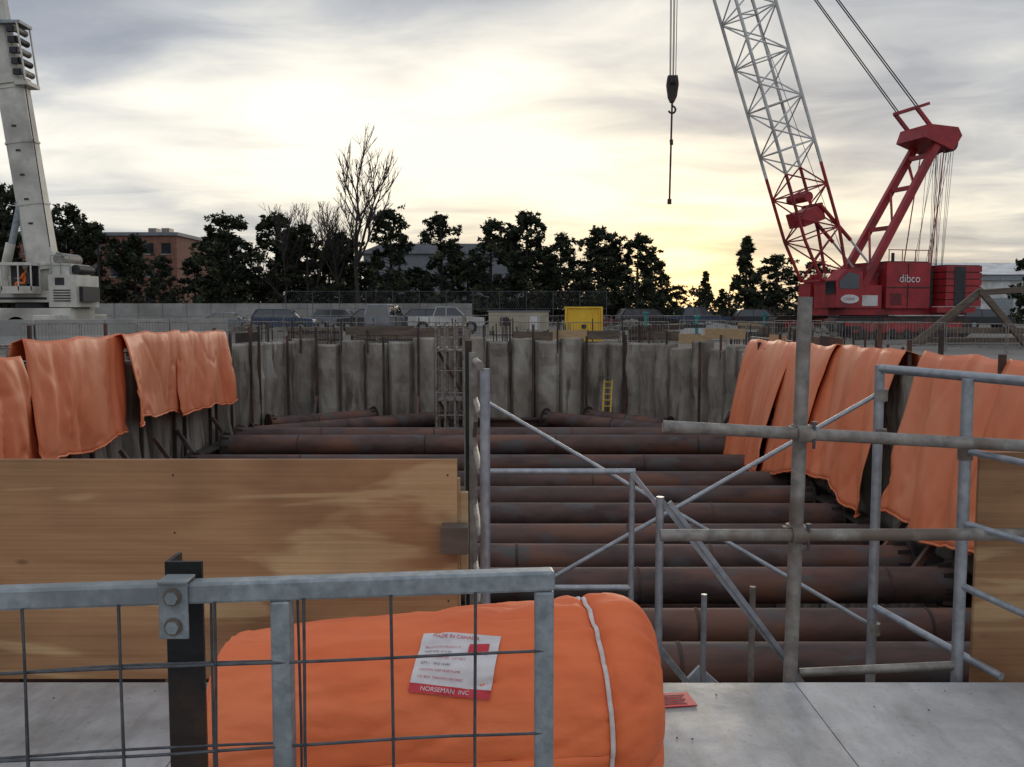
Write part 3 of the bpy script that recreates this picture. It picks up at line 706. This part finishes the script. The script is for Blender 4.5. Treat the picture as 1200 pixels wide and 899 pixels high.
def figure(name,loc,nodes,edges,parts):
    me=bpy.data.meshes.new(name); me.from_pydata([n[:3] for n in nodes],edges,[])
    ob=bpy.data.objects.new(name,me); scene.collection.objects.link(ob); ob.location=loc
    md=ob.modifiers.new('k','SKIN')
    for i,n in enumerate(nodes): me.skin_vertices[0].data[i].radius=(n[3],n[3])
    me.skin_vertices[0].data[0].use_root=True
    ob.modifiers.new('s','SUBSURF').render_levels=2
    me.materials.append(parts); return ob
try:
    nd=[(0,0,0,.15),(0,0,.22,.15),(0,0,.45,.17),(0,0,.56,.06),(-.02,0,.66,.055),
        (0,-.2,.47,.07),(-.12,-.24,.25,.05),(-.36,-.2,.24,.04),(0,.2,.47,.07),(-.12,.24,.25,.05),(-.36,.2,.24,.04),
        (-.05,-.1,-.02,.09),(-.45,-.12,.02,.075),(-.50,-.12,-.38,.055),(-.62,-.12,-.40,.045),(-.05,.1,-.02,.09),(-.45,.12,.02,.075),(-.50,.12,-.38,.055),(-.62,.12,-.40,.045)]
    ed=[(0,1),(1,2),(2,3),(3,4),(2,5),(5,6),(6,7),(2,8),(8,9),(9,10),(0,11),(11,12),(12,13),(13,14),(0,15),(15,16),(16,17),(17,18)]
    fig=figure('crane_operator',(-25.3,48.25,1.45),nd,ed,vest)
    hb=B(); 
    def ball(c,r,mat,s=(1,1,1),half=False):
        vs=[];fs=[];n=14;m=9
        for i in range(m+1):
            ph=math.pi*i/m
            for j in range(n): th=2*math.pi*j/n; vs.append((c[0]+r*s[0]*math.sin(ph)*math.cos(th),c[1]+r*s[1]*math.sin(ph)*math.sin(th),c[2]+r*s[2]*math.cos(ph)))
        mm=m//2+1 if half else m
        for i in range(mm):
            for j in range(n): fs.append((i*n+j,(i+1)*n+j,(i+1)*n+(j+1)%n,i*n+(j+1)%n))
        hb.add(vs,fs,mat,True)
    ball((-.03,0,.78),.105,skin,(1,.8,1.15)); ball((-.14,0,.77),.02,skin); ball((-.02,.0,.82),.125,whitep,(1.1,.95,.9),True)
    for y in(-.04,.04): ball((-.125,y,.80),.014,dark)
    for y in(-.09,.09): ball((-.02,y,.78),.022,skin)
    for y in(-.2,.2):
        ball((-.40,y,.24),.045,skin,(1.2,.9,.6))
        for k in range(4): hb.tube((-.43,y-.03+.02*k,.25),(-.485,y-.03+.02*k,.23),.009,skin,6)
        hb.tube((-.39,y+.035*(1 if y<0 else -1),.25),(-.44,y+.06*(1 if y<0 else -1),.26),.011,skin,6)
    hb.obj('head_and_hands',parent=fig)
except Exception as ex: print('figure',ex)

# ------------------------------------------------------------------ vehicles & site items
def wheel(b,x,y,r=.33):
    b.tube((x,y-.11,r),(x,y+.11,r),r,rubber,18); b.tube((x,y-.12,r),(x,y+.12,r),r*.58,galv,12)
def car(loc,rot,paint,kind,name):
    b=B(Matrix.Translation((loc[0],loc[1],GZ))@Matrix.Rotation(R(rot),4,'Z'))
    W=.88
    if kind=='sedan': body=[(-2.3,.35),(2.3,.35),(2.35,.6),(2.25,.82),(1.2,.95),(-1.5,.98),(-2.3,.9),(-2.38,.6)]; cabp=[(1.15,.94),(.35,1.42),(-.85,1.45),(-1.75,.97)]; wx=1.4;r=.32
    if kind=='suv': body=[(-2.3,.4),(2.3,.4),(2.38,.7),(2.25,1.0),(1.2,1.1),(-2.3,1.1),(-2.38,.7)]; cabp=[(1.2,1.09),(.55,1.7),(-1.9,1.72),(-2.3,1.09)]; wx=1.4;r=.37
    if kind=='van': body=[(-2.6,.4),(2.5,.4),(2.6,.7),(2.5,1.05),(1.7,1.25),(-2.6,1.3),(-2.65,.7)]; cabp=[(1.75,1.24),(1.0,1.98),(-2.4,2.0),(-2.6,1.29)]; wx=1.6;r=.36
    if kind=='pickup': body=[(-2.8,.5),(2.75,.5),(2.85,.8),(2.7,1.12),(1.4,1.22),(-2.8,1.22),(-2.85,.8)]; cabp=[(1.35,1.2),(.65,1.85),(-.75,1.87),(-1.0,1.2)]; wx=1.75;r=.40
    b.prism(body,-W,W,paint)
    vs=[(x,-W*(.97 if z<1.35 else .8),z) for x,z in cabp]+[(x,W*(.97 if z<1.35 else .8),z) for x,z in cabp]
    b.add(vs,[(0,1,5,4),(2,3,7,6),(3,2,1,0),(4,5,6,7)],glass)
    (ax,az),(bx_,bz)=cabp[1],cabp[2]
    b.prism([(ax+.05,az-.01),(ax-.1,az+.05),(bx_+.1,bz+.05),(bx_-.05,bz-.01)],-W*.82,W*.82,paint)
    for s in(-1,1):
        yl,yh=s*W*.98,s*W*.81
        b.bar((cabp[0][0],yl,cabp[0][1]),(ax,yh,az),.06,.07,paint); b.bar((cabp[3][0],yl,cabp[3][1]),(bx_,yh,bz),.06,.14,paint)
        mx=(ax+bx_)/2; b.bar((mx,yl,cabp[0][1]),(mx,yh,az),.06,.09,paint)
        for x in(-wx,wx): b.tube((x,s*(W-.2),r),(x,s*(W+.004),r),r+.07,dark,18); wheel(b,x,s*(W-.07),r)
        b.box((2.3,s*.62,.72),(.16,.3,.14),whitep); b.box((-2.33,s*.7,.85),(.1,.2,.16),redp)
        b.box((.95,s*(W+.1),1.08),(.12,.16,.12),paint)
    if kind=='pickup': b.bx(-2.7,-1.05,-W+.1,W-.1,1.215,1.235,dark)
    return b.obj(name,bevel=.04)
car((-17.5,71),3,bluep,'suv','parked_car'); car((-14.2,77),-6,silverp,'suv','parked_car'); car((-11.2,72),175,blackp,'suv','parked_car')
car((-9.0,66),84,silverp,'van','parked_van'); car((-4.8,68),4,whitep,'pickup','pickup_truck'); car((-7.6,75),180,blackp,'suv','parked_car')
car((10.5,72),8,blackp,'suv','parked_car'); car((14.6,74),-5,bluep,'pickup','pickup_truck'); car((6.6,74),0,redcar,'sedan','parked_car')
car((18,88),0,silverp,'sedan','parked_car'); car((24,90),0,blackp,'suv','parked_car'); car((-22,72),0,silverp,'sedan','parked_car')
car((43,84),0,blackp,'suv','parked_car')
b=B(); b.bx(-1.6,2.5,63,65.4,GZ+.25,-.05,beige)
for k in range(20): b.bx(-1.55+k*.2,-1.47+k*.2,62.96,62.999,GZ+.35,-.15,beige)
b.bx(-.8,-.2,62.93,62.958,-1.0,-.45,glass); b.bx(1.2,1.9,62.93,62.958,GZ+.3,-.3,whitep)
for x in(-1.4,2.3): b.bx(x-.15,x+.15,63.1,65.3,GZ-.05,GZ+.24,timber)
b.bx(-1.7,2.6,62.9,65.5,-.05,.03,roofm); b.obj('site_office_container')
b=B(); b.bx(2.85,4.6,48,49.8,GZ+.12,.18,yellow)
for k in range(6): b.bx(2.9+k*.32,2.98+k*.32,47.95,47.999,GZ+.16,.1,yellow)
b.bx(2.8,4.65,47.92,49.85,.13,.22,yellow); b.bx(2.8,4.65,47.92,49.85,GZ+.02,GZ+.14,yellow)
b.bx(2.75,2.86,47.9,48.0,GZ,.22,yellow); b.bx(4.6,4.71,47.9,48.0,GZ,.22,yellow)
b.bx(3.6,3.85,47.93,47.96,-.9,-.7,dark)
b.obj('yellow_storage_box',bevel=.01)
b=B()
for (p,q) in [((18.9,43.5,GZ),(21.9,43.3,.95)),((19.7,44.6,GZ),(22.5,44.2,1.0)),((21.8,43.2,.85),(27.5,43.0,1.25)),((21.9,43.2,.9),(24.0,43,GZ)),((20.4,43.6,-.9),(26,43.4,-.95)),((26.2,43,1.1),(24.2,43.1,GZ))]:
    b.bar(p,q,.24,.28,timber)
for k in range(4): b.bar((20+k*.5,46+k*.2,GZ+.15),(27,46+k*.2,GZ+.15),.25,.25,timber)
b.obj('timber_raker_frame',bevel=.02)
def pile(name,cx,cy,w,d,h,mat,seed):
    b=B(); n=30; vs=[]
    for i in range(n+1):
        for j in range(n+1):
            u=i/n*2-1;v=j/n*2-1; rr=math.sqrt(u*u+v*v); z=max(0,(1-rr**1.4))*h*(1+.5*nz(u*2+seed,v*2))+.12*nz(u*9,v*9,seed)*(rr<1)
            vs.append((cx+u*w/2,cy+v*d/2,GZ-.08+z))
    b.add(vs,[(i*(n+1)+j,(i+1)*(n+1)+j,(i+1)*(n+1)+j+1,i*(n+1)+j+1) for i in range(n) for j in range(n)],mat,True)
    rng=random.Random(seed)
    for k in range(70):
        a=rng.uniform(0,6.28);q=rng.uniform(0,1); x=cx+math.cos(a)*q*w*.45;y=cy+math.sin(a)*q*d*.45; s=rng.uniform(.1,.4)
        b.box((x,y,GZ+max(0,1-q**1.4)*h),(s,s*rng.uniform(.5,1.2),s*.6),mat,Matrix.Rotation(rng.uniform(0,3),3,Vector((rng.random(),rng.random(),rng.random())).normalized()))
    b.obj(name)
pile('rubble_pile',12,56,8,5,.8,concrete2,3); pile('dirt_pile',7.5,58,6,4,.9,dirt,8); pile('rubble_pile',16,50,5,4,.7,dirt,5)
pile('dirt_pile',-16,56,9,4,.7,dirt,12)
b=B(); rng=random.Random(4)
for k in range(34):
    x=rng.uniform(6,18); y=rng.uniform(48,62); a=rng.uniform(-.3,.3); L=rng.uniform(1.5,4); z=GZ+rng.uniform(.1,.8)
    b.bar((x,y,z),(x+L*math.cos(a),y+L*math.sin(a),z+rng.uniform(-.1,.1)),.2,.2,rng.choice([timber,rustd,newwood,dark]))
b.obj('stacked_lumber')
b=B()
for x,y,h in((8.1,56,1.5),(10.2,51,1.3),(16.4,60,1.4)): b.tube((x,y,GZ),(x,y,GZ+h),.09,teal,10); b.box((x,y,GZ+h),(.3,.3,.1),teal); b.box((x,y,GZ+.02),(.4,.4,.04),teal)
b.obj('teal_bollard_post')
b=B(); rng=random.Random(9)
for k in range(60):
    x=rng.uniform(-12.5,8.5); y=42.9+rng.uniform(0,1.5); b.tube((x,y,GZ-.05),(x+rng.uniform(-.05,.05),y,GZ+rng.uniform(.6,1.35)),.03,rustd,5)
for k in range(40):
    y=rng.uniform(22,42); x=9.6+rng.uniform(0,.8); b.tube((x,y,GZ-.05),(x,y,GZ+rng.uniform(.5,1.1)),.03,rustd,5)
b.obj('rebar_stake_row')
b=B()
for (x,y,w) in((-8,46.5,3.2),(-4.6,47,2.4),(-11.5,47.5,2.6),(6.4,50,2)):
    for k in range(4): b.bx(x,x+w,y,y+1,GZ+k*.2,GZ+.16+k*.2,timber if k%2 else rustd)
b.obj('steel_beam_stack')

# ------------------------------------------------------------------ buildings
b=B(); b.bx(-86,-50.5,140,160,GZ,11.3,brick); b.bx(-86.3,-50.2,139.7,160.3,11.3,11.8,roofm)
for fl in(1.2,5.2,8.6):
    for k in range(13): b.bx(-84+k*2.6,-82.6+k*2.6,139.93,140.0,fl,fl+1.6,glass); b.bx(-84.1+k*2.6,-82.5+k*2.6,139.88,140.0,fl-.15,fl-.01,concrete2)
for x in(-55.5,-53.5): b.bx(x,x+1.2,142,144,11.8,12.6,galv2)
b.obj('brick_building')
b=B(); b.bx(-24,2,150,168,GZ,9.2,roofm); b.prism([(-25,9.2),(3,9.2),(-1,10.8),(-21,10.8)],149.5,168.5,roofm)
for k in range(12): b.bx(-23+k*2,-21.7+k*2,149.9,149.99,4,6,glass)
b.obj('school_building')
b=B(); b.bx(59,140,128,150,GZ,5.0,whitep)
b.add([(58,127.4,5.0),(141,127.4,5.0),(141,139,7.2),(58,139,7.2),(58,150.6,5.0),(141,150.6,5.0)],[(0,1,2,3),(3,2,5,4),(0,3,4),(1,5,2)],whitep)
for k in range(16): b.bx(62+k*4.5,64.8+k*4.5,127.9,127.99,GZ+.1,GZ+3.4,galv)
b.bx(58.5,140.5,127.7,127.99,4.2,4.9,galv)
b.obj('white_warehouse')

# ------------------------------------------------------------------ trees
def tuft(b,c,r,n,rng,mat,ts=.42,flat=.6):
    vs=[];fs=[]
    for k in range(n):
        while True:
            p=Vector((rng.uniform(-1,1),rng.uniform(-1,1),rng.uniform(-1,1)))
            if p.length<1: break
        p=Vector((p.x*r,p.y*r,p.z*r*flat))+c
        d=Vector((rng.gauss(0,1),rng.gauss(0,1),rng.gauss(0.3,.8))).normalized(); e=d.cross(Vector((rng.gauss(0,1),rng.gauss(0,1),rng.gauss(0,1)))).normalized()
        s=ts*rng.uniform(.6,1.3); o=len(vs)
        vs+=[p-e*s*.35,p+e*s*.35,p+d*s]; fs.append((o,o+1,o+2))
    b.add(vs,fs,mat)
def pine(seed,h,w,kind):
    rng=random.Random(seed); b=B(); lean=rng.uniform(-.4,.4)
    b.tube((0,0,-.1),(lean*.5,0,h*.5),.26,bark,8,r2=.18); b.tube((lean*.5,0,h*.5),(lean,0,h*.93),.18,bark,6,r2=.03)
    K=rng.choice([58,66,74]) if kind=='pine' else 60
    for k in range(K):
        t=(k+rng.random())/K
        if kind=='pine':
            z=h*(.06+.88*t); prof=(min(1,.72+.9*t))*math.sqrt(max(0,1-(t*.985)**2.2)) 
            R0=w/2*prof*(1.04+.30*nz(seed*3.3,t*6)); q=math.sqrt(rng.uniform(.08,1.0)); mr=rng.uniform(.55,1.15)*(1-.25*t)
        else:
            z=h*(.04+.94*t); R0=w/2*(1-t)**.85+.1; q=rng.uniform(.3,1.0); mr=rng.uniform(.45,.9)*(1-.5*t)
        a=rng.uniform(0,6.283); c=Vector((lean*t+math.cos(a)*R0*q,math.sin(a)*R0*q,z-(0.2*R0*q if kind!='pine' else -.12*q)))
        b.tube((lean*t,0,z-.35),c,.06,bark,4,r2=.02,caps=False)
        for i in range(8):
            o=Vector((rng.gauss(0,.5),rng.gauss(0,.5),rng.gauss(0,.36)))*mr
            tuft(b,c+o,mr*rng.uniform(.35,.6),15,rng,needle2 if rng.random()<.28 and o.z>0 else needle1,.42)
    for i in range(4): tuft(b,Vector((lean+rng.uniform(-.5,.5)*(kind=='pine')*2,0,h*(.90+.022*i))),.5,16,rng,needle1,.4,1.0)
    return b.mesh('pine_mesh')
pm=[pine(s,13,7,'pine') for s in(1,2,3,4,5,6)]; sm=[pine(s,11,6,'spruce') for s in(11,12)]
def place(me,name,x,y,sx,sz,rot):
    ob=bpy.data.objects.new(name,me); scene.collection.objects.link(ob); ob.location=(x,y,GZ-.1); ob.scale=(sx,sx,sz); ob.rotation_euler=(0,0,rot)
tr=[(-66,18.5,8),(-62,17.5,8),(-57,15.5,8),(-52,13,7.5),(-48.6,11.5,6),(-43,8.5,4.5),(-38.5,12.0,8),(-34,13.5,8.5),(-29.5,14,8.5),(-25,12.5,7),(-21,11.5,6.5),
(-15,14.5,6.8),(-9,14.3,7.0),(-2.6,13.2,7.4),(1.7,14.2,8),(6,11.4,6),(10.6,11.9,7.8),(15.2,11,6.8),(18,9,4.5),(20.8,5.0,4),(34,9,6.5),(37.5,8,5.5),(41,7.5,5)]
for i,(x,h,w) in enumerate(tr):
    rr=random.Random(i+50); place(pm[i%6],'pine_tree',x,115+rr.uniform(-3,5),w/7,h/12.9,rr.uniform(0,6.28))
for i,(x,h,w) in enumerate([(-64,14,8),(-55,12,8),(-36,10.5,8),(-28,11,8),(-23,10,8),(-18,8.5,7),(-12,7.5,6),(-5.5,8.5,6),(4,10,8),(13,9.5,7),(8,8.5,7)]):
    rr=random.Random(i+90); place(pm[(i+2)%6],'pine_tree',x*1.05,122+rr.uniform(-2,4),w/7,h/12.9,rr.uniform(0,6.28))
for i,(x,h,w) in enumerate([(24,6.6,3.4),(29.3,11.0,6.2),(26.6,4.5,3.0),(66.5,14.0,6.5),(45,6.8,4)]):
    place(sm[i%2],'spruce_tree',x,115+i,w/6,h/11,i*1.3)
b=B(); rng=random.Random(77)
for k in range(620):
    x=rng.uniform(-70,44); z=GZ+rng.uniform(0,3.4 if x<19 else 1.6); tuft(b,Vector((x,113+rng.uniform(-2,3),z)),1.1,16,rng,rng.choice([needle1,needle1,brownleaf]),.6,.8)
b.obj('hedge_row')
b=B()
for k in range(1100):
    x=rng.uniform(-220,260); hh=6+3.5*nz(x*.06,3)+1.5*nz(x*.3,1); z=GZ+rng.uniform(0,max(1.5,hh)); tuft(b,Vector((x,205+rng.uniform(-6,6),z)),1.7,16,rng,rng.choice([needle1,brownleaf]),1.1)
b.obj('distant_tree_line')
def bare(name,x,y,h,seed,spread=1.0,trunk=.26,depth=5,mat=bark,sd=.38,th=1.0):
    rng=random.Random(seed); b=B()
    def grow(p,d,L,r,dep):
        q=p; n=3
        for i in range(n):
            d=(d+Vector((rng.gauss(0,.08),rng.gauss(0,.08),.10))).normalized(); q2=q+d*L/n; rr_=max(r,.022*th); b.tube(q,q2,rr_*(1-.12*i),mat,5 if dep<3 else 3,r2=rr_*(1-.12*(i+1)),caps=False); 
            if dep<depth and (dep>0 or i>0) and rng.random()<.7:
                dd=(d+Vector((rng.gauss(0,.6),rng.gauss(0,.6),rng.uniform(0,.4)))*spread).normalized(); grow(q2,dd,L*.5,r*.46,dep+1)
            q=q2
        if dep>=depth: return
        for k in range(2 if dep else 3):
            dd=(d+Vector((rng.gauss(0,sd),rng.gauss(0,sd),rng.uniform(0,.25)))*spread).normalized(); grow(q,dd,L*rng.uniform(.62,.80),r*.64,dep+1)
    grow(Vector((x,y,GZ)),Vector((0,0,1)),h*.33,trunk,0)
    b.obj(name)
bare('bare_tree',-18.2,111,21.0,5,.9,.34,5,sd=.38,th=1.5); bare('bare_tree',-24.5,113,15,8,1.0,.22,5,th=1.3); bare('bare_tree',-27.5,112,14,9,1.1,.2,5,th=1.3); bare('bare_tree',-21.0,112,15.5,14,1.0,.22,5,th=1.3)

# ------------------------------------------------------------------ world, sun, camera
w=bpy.data.worlds.new('World'); scene.world=w; w.use_nodes=True; nt=w.node_tree; N=nt.nodes; L=nt.links
try: w.cycles.sampling_method='MANUAL'; w.cycles.sample_map_resolution=256
except Exception as ex: print(ex)
for n in list(N): N.remove(n)
def math_(op,a,bb=None,c=None,clamp=False):
    n=N.new('ShaderNodeMath'); n.operation=op; n.use_clamp=clamp
    for i,v in enumerate((a,bb,c)):
        if v is None: continue
        if isinstance(v,(int,float)): n.inputs[i].default_value=v
        else: L.new(v,n.inputs[i])
    return n.outputs[0]
tc=N.new('ShaderNodeTexCoord'); sep=N.new('ShaderNodeSeparateXYZ'); L.new(tc.outputs['Generated'],sep.inputs[0])
X,Y,Z=sep.outputs
def lobe(d,n):
    v=Vector(d).normalized(); dp=N.new('ShaderNodeVectorMath'); dp.operation='DOT_PRODUCT'; L.new(tc.outputs['Generated'],dp.inputs[0]); dp.inputs[1].default_value=v
    return math_('POWER',math_('MAXIMUM',dp.outputs['Value'],0.0),float(n))
zz=math_('ADD',math_('MAXIMUM',Z,0.0),.10)
cx=math_('DIVIDE',X,zz); cy=math_('DIVIDE',Y,zz)
cmb=N.new('ShaderNodeCombineXYZ'); L.new(cx,cmb.inputs[0]); L.new(cy,cmb.inputs[1])
def noi(sc,det,off,st=(1,1,1),dist=.3,rg=.52):
    mp=N.new('ShaderNodeMapping'); mp.inputs['Location'].default_value=off; mp.inputs['Scale'].default_value=st; L.new(cmb.outputs[0],mp.inputs[0])
    n=N.new('ShaderNodeTexNoise'); n.inputs['Scale'].default_value=sc; n.inputs['Detail'].default_value=det; n.inputs['Roughness'].default_value=rg; n.inputs['Distortion'].default_value=dist
    L.new(mp.outputs[0],n.inputs['Vector']); return n.outputs['Fac']
n1=noi(.75,2,(2.3,1.1,0),(1,1.1,1)); n2=noi(2.2,5,(5,2,0),(.8,1.1,1),.5,.54)
g=math_('DIVIDE',math_('SUBTRACT',Z,.165),.080); g=math_('EXPONENT',math_('MULTIPLY',math_('MULTIPLY',g,g),-1.0))
band=math_('MULTIPLY',g,lobe((-.20,1,.1),6))
val=math_('ADD',.22,math_('MULTIPLY',band,.66))
val=math_('ADD',val,math_('MULTIPLY',lobe((.12,1,.0),8),.26))
val=math_('ADD',val,math_('MULTIPLY',math_('SUBTRACT',n1,.5),1.25))
val=math_('ADD',val,math_('MULTIPLY',math_('SUBTRACT',n2,.5),.80))
rp=N.new('ShaderNodeValToRGB'); L.new(val,rp.inputs['Fac']); cr_=rp.color_ramp
cr_.elements[0].position=.02; cr_.elements[0].color=(.29,.33,.40,1); cr_.elements[1].position=.97; cr_.elements[1].color=(1.25,1.19,1.06,1)
for p,c in((.28,(.42,.45,.51,1)),(.46,(.60,.62,.65,1)),(.68,(.90,.885,.83,1))): e_=cr_.elements.new(p); e_.color=c
def vmix(mode,f,a,bb):
    x=N.new('ShaderNodeMix'); x.data_type='RGBA'; x.blend_type=mode
    if isinstance(f,float): x.inputs['Factor'].default_value=f
    else: L.new(f,x.inputs['Factor'])
    for k,v in(('A',a),('B',bb)):
        if isinstance(v,tuple): x.inputs[k].default_value=v
        else: L.new(v,x.inputs[k])
    return x.outputs['Result']
lowz=math_('EXPONENT',math_('MULTIPLY',math_('MAXIMUM',Z,0.0),-7.0))
warm=math_('MULTIPLY',math_('MULTIPLY',lobe((.14,1,.03),10),lowz),1.1,clamp=True)
col=vmix('MULTIPLY',warm,rp.outputs['Color'],(1.12,.96,.68,1))
gl=math_('MULTIPLY',lobe((.185,1,.035),420),math_('ADD',n2,.2))
col=vmix('ADD',math_('MULTIPLY',gl,1.1,clamp=True),col,(.9,.52,.08,1))
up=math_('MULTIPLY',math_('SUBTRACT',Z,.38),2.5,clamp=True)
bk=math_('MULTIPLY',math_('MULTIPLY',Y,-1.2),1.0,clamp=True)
br=math_('ADD',1.0,math_('ADD',math_('MULTIPLY',up,.50),math_('MULTIPLY',bk,.42)))  # extra sky gain overhead and behind camera, added to brighten the foreground
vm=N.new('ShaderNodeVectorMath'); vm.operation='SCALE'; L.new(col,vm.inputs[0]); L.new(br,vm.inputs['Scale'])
sky=N.new('ShaderNodeTexSky'); sky.sky_type='NISHITA'; sky.sun_disc=False; sky.sun_elevation=R(7); sky.sun_rotation=R(10.8)
skc=vmix('MULTIPLY',1.0,sky.outputs[0],(.08,.08,.08,1))
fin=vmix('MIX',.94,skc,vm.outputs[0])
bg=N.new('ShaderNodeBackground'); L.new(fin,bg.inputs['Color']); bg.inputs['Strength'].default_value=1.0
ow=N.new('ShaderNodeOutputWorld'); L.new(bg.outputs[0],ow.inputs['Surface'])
sl=bpy.data.lights.new('sun','SUN'); sl.energy=.7; sl.angle=R(14); sl.color=(1,.86,.66)
so=bpy.data.objects.new('sun',sl); scene.collection.objects.link(so)
sd=Vector((math.sin(R(10.8))*math.cos(R(7)),math.cos(R(10.8))*math.cos(R(7)),math.sin(R(7))))
so.rotation_euler=sd.to_track_quat('Z','Y').to_euler()
cam=bpy.data.cameras.new('camera'); cam.sensor_width=36; cam.lens=32.4; cam.clip_start=.05; cam.clip_end=4000
co=bpy.data.objects.new('camera',cam); scene.collection.objects.link(co); co.rotation_euler=(R(85.5),0,0); scene.camera=co
scene.view_settings.view_transform='Standard'; scene.view_settings.look='None'; scene.view_settings.exposure=0
